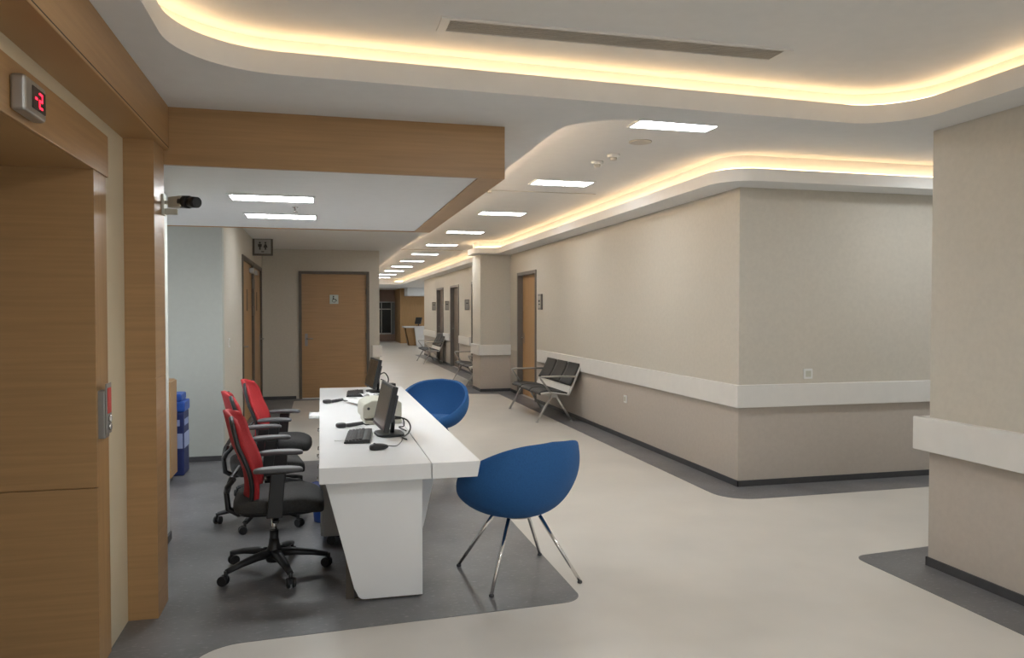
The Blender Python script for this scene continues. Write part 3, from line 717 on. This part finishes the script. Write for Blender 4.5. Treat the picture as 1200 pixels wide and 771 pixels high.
# barcode scanners
def scanner(x, y, rz, label):
    t = empty('hand_scanner', (x, y, DT), rz, label=label, cat='scanner', group='hand scanners on the desk')
    b = MB(); b.tube([(-.07, 0, .016), (-.03, 0, .015), (.02, .0, .018), (.07, .0, .022)], [.013, .016, .016, .014], n=12, flat=.85); b.build('grip', 'keys', t)
    b = MB(); b.sell((-.085, 0, .018), (.035, .032, .017), .6, .6); b.build('head', 'keys', t)
    b = MB(); b.tube([(.07, 0, .02), (.10, .01, .006), (.13, .03, .004), (.15, .03, .004)], .004, n=8); b.build('cord', 'black', t)
scanner(.215, 5.42, .30, 'dark hand scanner lying left of the cream printer')
scanner(.125, 6.90, .55, 'dark hand scanner lying at the left of the pale coiled cord')
def sheet(x, y, rz, lx, ly, label, crump=.0, name='paper_sheet'):
    rr = random.Random(int(x * 1000 + y * 77))
    ph = [rr.uniform(0, 6) for _ in range(4)]
    def fn(u, v):
        return Vector(((u - .5) * lx, (v - .5) * ly, .002 + crump * (1 + math.sin(7 * u + ph[0]) * math.sin(6 * v + ph[1]) + .5 * math.sin(13 * u + 9 * v + ph[2])) * .5))
    b = MB(); b.grid(fn, 14, 14, thick=.0008); o = b.build(name, 'paper'); o.location = (x, y, DT + .002 + crump * .8); o.rotation_euler = (0, 0, rz)
    return tag(o, label, 'paper')
sheet(.40, 5.24, .15, .11, .20, 'white paper slip beside the near monitor base')
sheet(.13, 4.86, .1, .10, .03, 'narrow white paper strip left of the near keyboard')
sheet(.32, 6.70, .3, .14, .40, 'creased white paper behind the cream printer', .02)
sheet(.43, 7.22, .5, .11, .14, 'crumpled white paper beside the far keyboard', .022, 'crumpled_paper')
t = empty('power_adapter', (.69, 8.08, DT), .2, label='black adapter box at the far corner of the desk', cat='adapter')
b = MB(); b.box(-.06, .06, -.05, .05, .001, .05, 0, .006); b.build('housing', 'black', t)
b = MB(); b.cyl((-.07, 0, .025), (-.058, 0, .025), .008, n=12); b.build('plug', 'dkgrey', t)

# ------------------------------------------------------------------ red office chairs
def star_angles(k0): return [k0 + 2 * PI * k / 5 for k in range(5)]
def office_chair():
    t = empty('office_chair', (0, 0, 0))
    # base
    b = MB(); b.lathe([(.045, .065), (.05, .08), (.05, .12), (.033, .16), (.028, .20)], n=20)
    for w in star_angles(0):
        c, s = math.cos(w), math.sin(w)
        pts = [(c * .03, s * .03, .115), (c * .12, s * .12, .112), (c * .22, s * .22, .098), (c * .31, s * .31, .078)]
        b.tube(pts, [.036, .031, .025, .019], n=8, flat=.75)
    b.build('star_base', 'black', t)
    for k, w in enumerate(star_angles(0)):
        c, s = math.cos(w), math.sin(w); q = MB(); px, py = c * .315, s * .315
        a = w + 1.0 + k * .9; ax, ay = math.cos(a), math.sin(a); ox, oy = -ay * .014, ax * .014
        for e in (-1, 1):
            q.cyl((px + ox + e * ax * .009, py + oy + e * ay * .009, .0305), (px + ox + e * ax * .025, py + oy + e * ay * .025, .0305), .030, .027, 16)
        q.cyl((px, py, .035), (px, py, .085), .010, n=10); q.obox((px + ox, py + oy, .040), (.020, .03, .03), (0, 0, a))
        q.build('caster', 'black', t)
    b = MB(); b.cyl((0, 0, .18), (0, 0, .37), .016, n=16); b.cyl((0, 0, .16), (0, 0, .25), .026, n=16, mi=1); b.build('gas_lift', ['chrome', 'black'], t)
    b = MB(); b.box(-.16, .10, -.08, .08, .355, .395, 0, .01); b.cyl((0, -.06, .372), (.02, -.24, .365), .006, n=8); b.sell((.02, -.25, .365), (.02, .03, .008), .6, .6, 12, 8); b.build('tilt_mechanism', 'black', t)
    # seat
    def bend(p):
        z = p.z - .030 * max(0, (p.x - .10) / .15) ** 2 + .012 * (p.y / .24) ** 2
        return Vector((p.x, p.y, z))
    b = MB(); b.sell((.035, 0, .432), (.255, .245, .052), .45, .42, 36, 14, bend=bend); b.build('seat', 'black_fab', t)
    b = MB(); b.sell((.03, 0, .398), (.225, .215, .022), .4, .42, 30, 8); b.build('seat_shell', 'black', t)
    # back
    def bx(u, v):
        y = (u * 2 - 1)
        half = .205 + .03 * math.sin(PI * min(1, v * 1.1)) - .05 * max(0, (v - .86) / .14) ** 2
        z = .405 + .565 * v - .025 * max(0, v - .7) / .3 * y * y
        x = -.185 + .035 * math.sin(PI * min(1, v * 1.5)) - .095 * v ** 1.5 + .075 * y * y
        return Vector((x, y * half, z))
    b = MB(); b.grid(bx, 18, 22, thick=.026); bk = b.build('backrest', 'red', t)
    b = MB()
    for e in (0, 1):
        pts = [bx(e, v / 14) + Vector((-.018, 0, 0)) for v in range(15)]
        b.tube(pts, .013, n=8)
    b.tube([bx(u / 10, 0.01) + Vector((-.016, 0, -.004)) for u in range(11)], .013, n=8)
    b.build('back_frame', 'black', t)
    b = MB()
    b.tube([(-.10, 0, .372), (-.20, 0, .358), (-.255, 0, .39), (-.265, 0, .49), (-.235, 0, .58)], [.030, .032, .030, .026, .02], n=10, flat=.6)
    for e in (-1, 1): b.tube([(-.262, 0, .49), (-.25, e * .10, .54), (-.205, e * .185, .60)], [.018, .015, .012], n=8)
    b.build('back_support', 'black', t)
    # arms
    for e in (-1, 1):
        b = MB()
        b.tube([(.02, e * .15, .385), (.02, e * .24, .385), (.015, e * .275, .41)], .022, n=10, flat=.55)
        b.prism([(-.03, .39), (.055, .39), (.075, .64), (-.005, .64)], 'y', e * .262, e * .29, 0, .006)
        a = b.build('armrest', 'black', t)
        def ab(p): return Vector((p.x, p.y, p.z + .010 * math.cos(p.x * 9)))
        b = MB(); b.sell((.035, e * .275, .652), (.135, .042, .016), .5, .5, 24, 10, bend=ab); b.build('arm_pad', 'grey_pad', a)
    return t
OC = office_chair()
def place(o, x, y, rz, label, group=None, z=.0):
    o.location = (x, y, z); o.rotation_euler = (0, 0, rz); o['label'] = label
    if group: o['group'] = group
    return o
CL = ['red backed black office chair nearest the camera, at the near desk end', 'red backed black office chair second from the camera, back turned towards the viewer', 'red backed black office chair farthest from the camera, beside the toilet doors']
for k, (x, y, rz) in enumerate(((-.275, 4.74, .02), (-.42, 5.88, .16), (-.375, 6.8, -.10))):
    o = OC if k == 0 else copy_tree(OC)
    o['category'] = 'office chair'; place(o, x, y, rz, CL[k], 'red office chairs behind the desk', .002)
    if k:
        for ch in o.children:                       # wheel base swivelled under the seat
            if ch.name.startswith(('star_base', 'caster')): ch.rotation_euler.z = math.radians((36, 50)[k - 1]) - rz

# ------------------------------------------------------------------ blue tub chairs
def tub_chair(leg_rot):
    """faces +X locally"""
    t = empty('tub_chair', (0, 0, 0))
    def rim(th):                      # th = angle from the front
        q = abs((th + PI) % (2 * PI) - PI) / PI
        a = min(1, max(0, (q - .02) / .86)); a = a * a * (3 - 2 * a)
        return .45 + .345 * a ** .92 + .03 * max(0, (q - .62) / .38)
    def shell(u, v):
        th = 2 * PI * u
        f = .5 - .5 * math.cos(th)
        zr = rim(th); z0 = .39
        s = math.sin(v * PI / 2)
        zz = z0 + (zr - z0) * (1 - math.cos(v * PI / 2)) ** .82
        R = .322 + .010 * f
        rr = R * (s ** .52)
        rr += .012 * v
        rr -= .028 * max(0, (v - .6) / .4) ** 2
        return Vector((rr * math.cos(th) * 1.0, rr * math.sin(th) * 1.03, zz))
    tm = bmesh.new(); nu, nv = 56, 20
    rows = []
    for j in range(1, nv + 1): rows.append([tm.verts.new(shell(i / nu, j / nv)) for i in range(nu)])
    c0 = tm.verts.new((0, 0, .39))
    for i in range(nu): tm.faces.new((c0, rows[0][i], rows[0][(i + 1) % nu]))
    for j in range(nv - 1):
        for i in range(nu): tm.faces.new((rows[j][i], rows[j + 1][i], rows[j + 1][(i + 1) % nu], rows[j][(i + 1) % nu]))
    for f in tm.faces: f.smooth = True
    b = MB(); b._join(tm); sh = b.build('shell', 'blue', t)
    so = sh.modifiers.new('thickness', 'SOLIDIFY'); so.thickness = .034; so.offset = 1.; so.use_even_offset = True
    bv = sh.modifiers.new('soft_rim', 'BEVEL'); bv.width = .014; bv.segments = 3; bv.limit_method = 'ANGLE'; bv.angle_limit = math.radians(50)
    def cb(p): return Vector((p.x, p.y, p.z + .008 * (p.x / .2)))
    b = MB(); b.sell((.015, 0, .45), (.222, .215, .045), .55, .75, 36, 12, bend=cb); b.build('seat_cushion', 'blue', t)
    b = MB(); b.cyl((0, 0, .352), (0, 0, .364), .10, .11, 28); b.build('mounting_plate', 'steel', t)
    for k, (fx, fy) in enumerate(((.27, .27), (-.27, .27), (-.27, -.27), (.27, -.27))):
        c, s = math.cos(leg_rot), math.sin(leg_rot); rx, ry = c * fx - s * fy, s * fx + c * fy
        b = MB(); b.cyl((rx * .36, ry * .36, .362), (rx, ry, .012), .0115, .0095, 14); lg = b.build('leg', 'chrome', t)
        b = MB(); b.lathe([(.014, .001), (.014, .010), (.009, .016)], (rx, ry, 0), 14); b.build('glide', 'dkgrey', lg)
    return t
rz = math.radians(90 + 22)
t = tub_chair(math.radians(9) - rz); t['category'] = 'tub chair'
place(t, 1.115, 4.34, rz, 'blue fabric tub chair nearest the camera at the desk corner, back turned', 'blue tub chairs', .002)
rz2 = math.radians(180 + 66)
t2 = tub_chair(0.); t2['category'] = 'tub chair'
place(t2, 1.105, 7.75, rz2, 'blue fabric tub chair farther along the desk showing its seat', 'blue tub chairs', .002)

# ------------------------------------------------------------------ corridor benches
def bench():
    """local: Y along the wall, X towards the wall; front of seat at x = 0"""
    t = empty('waiting_bench', (0, 0, 0)); W = .535
    for k in range(3):
        y0 = -1.5 * W + k * W; 
        def sf(u, v, y0=y0):
            s = v
            x = .0 + .44 * s; zz = .425 + .022 * math.sin(min(1, s * 2.2) * PI / 2) - .045 * s ** 1.6 - (.03 * (1 - s / .15) ** 2 if s < .15 else 0)
            return Vector((x, y0 + .012 + (W - .024) * u, zz))
        b = MB(); b.grid(sf, 8, 16, thick=.022); b.build('seat', 'leather', t)
        def bf(u, v, y0=y0):
            x = .455 + .175 * v + .02 * math.sin(v * PI); zz = .50 + .36 * v
            if v > .9: x += .01 * ((v - .9) / .1) ** 2
            return Vector((x, y0 + .012 + (W - .024) * u, zz))
        b = MB(); b.grid(bf, 8, 14, thick=.022); b.build('backrest', 'leather', t)
    b = MB(); b.prism([(.40, .375), (.43, .365), (.475, .49), (.45, .495)], 'y', -1.5 * W, 1.5 * W, 0, .003); b.build('aluminium_strip', 'rail', t)
    b = MB(); b.box(.17, .25, -1.5 * W - .02, 1.5 * W + .02, .345, .395, 0, .006); b.build('beam', 'alu', t)
    for e in (-1, 1):
        y = e * 1.5 * W
        b = MB(); b.tube([(.02, y, .40), (.16, y, .415), (.42, y, .37), (.46, y, .44), (.55, y, .66), (.645, y, .87)], .016, n=10, flat=1.); b.build('side_frame', 'alu', t)
        for (fx) in (-.03, .47):
            b = MB(); b.tube([(.21 + (.03 if fx > .2 else -.03), y * .97, .37), (fx, y * .97, .014)], [.020, .014], n=10); b.lathe([(.022, .001), (.022, .01), (.012, .02)], (fx, y * .97, 0), 14); b.build('leg', 'alu', t)
        b = MB(); b.tube([(.16, y, .41), (.02, y, .60), (.01, y, .625), (.03, y, .635), (.30, y, .635), (.53, y, .63)], .014, n=10); b.build('armrest', 'alu', t)
    return t
B0 = bench(); B0['category'] = 'bench'
place(B0, 2.935, 11.0, 0, 'three seat black and chrome bench in front of the right corridor wall', 'corridor benches', .002)
B1 = copy_tree(B0); place(B1, 2.90, 16.15, 0, 'three seat bench half hidden just beyond the square pier', 'corridor benches', .002)
B2 = copy_tree(B0); place(B2, 2.93, 23.0, 0, 'three seat bench farthest down the corridor by the last doors', 'corridor benches', .002)

# ------------------------------------------------------------------ world and view
w = bpy.data.worlds.new('ambient'); SC.world = w; w.use_nodes = True
bg = w.node_tree.nodes['Background']; bg.inputs[0].default_value = (.90, .96, 1., 1); bg.inputs[1].default_value = .6
SC.view_settings.view_transform = 'Standard'; SC.view_settings.look = 'None'
SC.view_settings.gamma = 1.; SC.view_settings.use_curve_mapping = False
SC.view_settings.exposure = 1.2
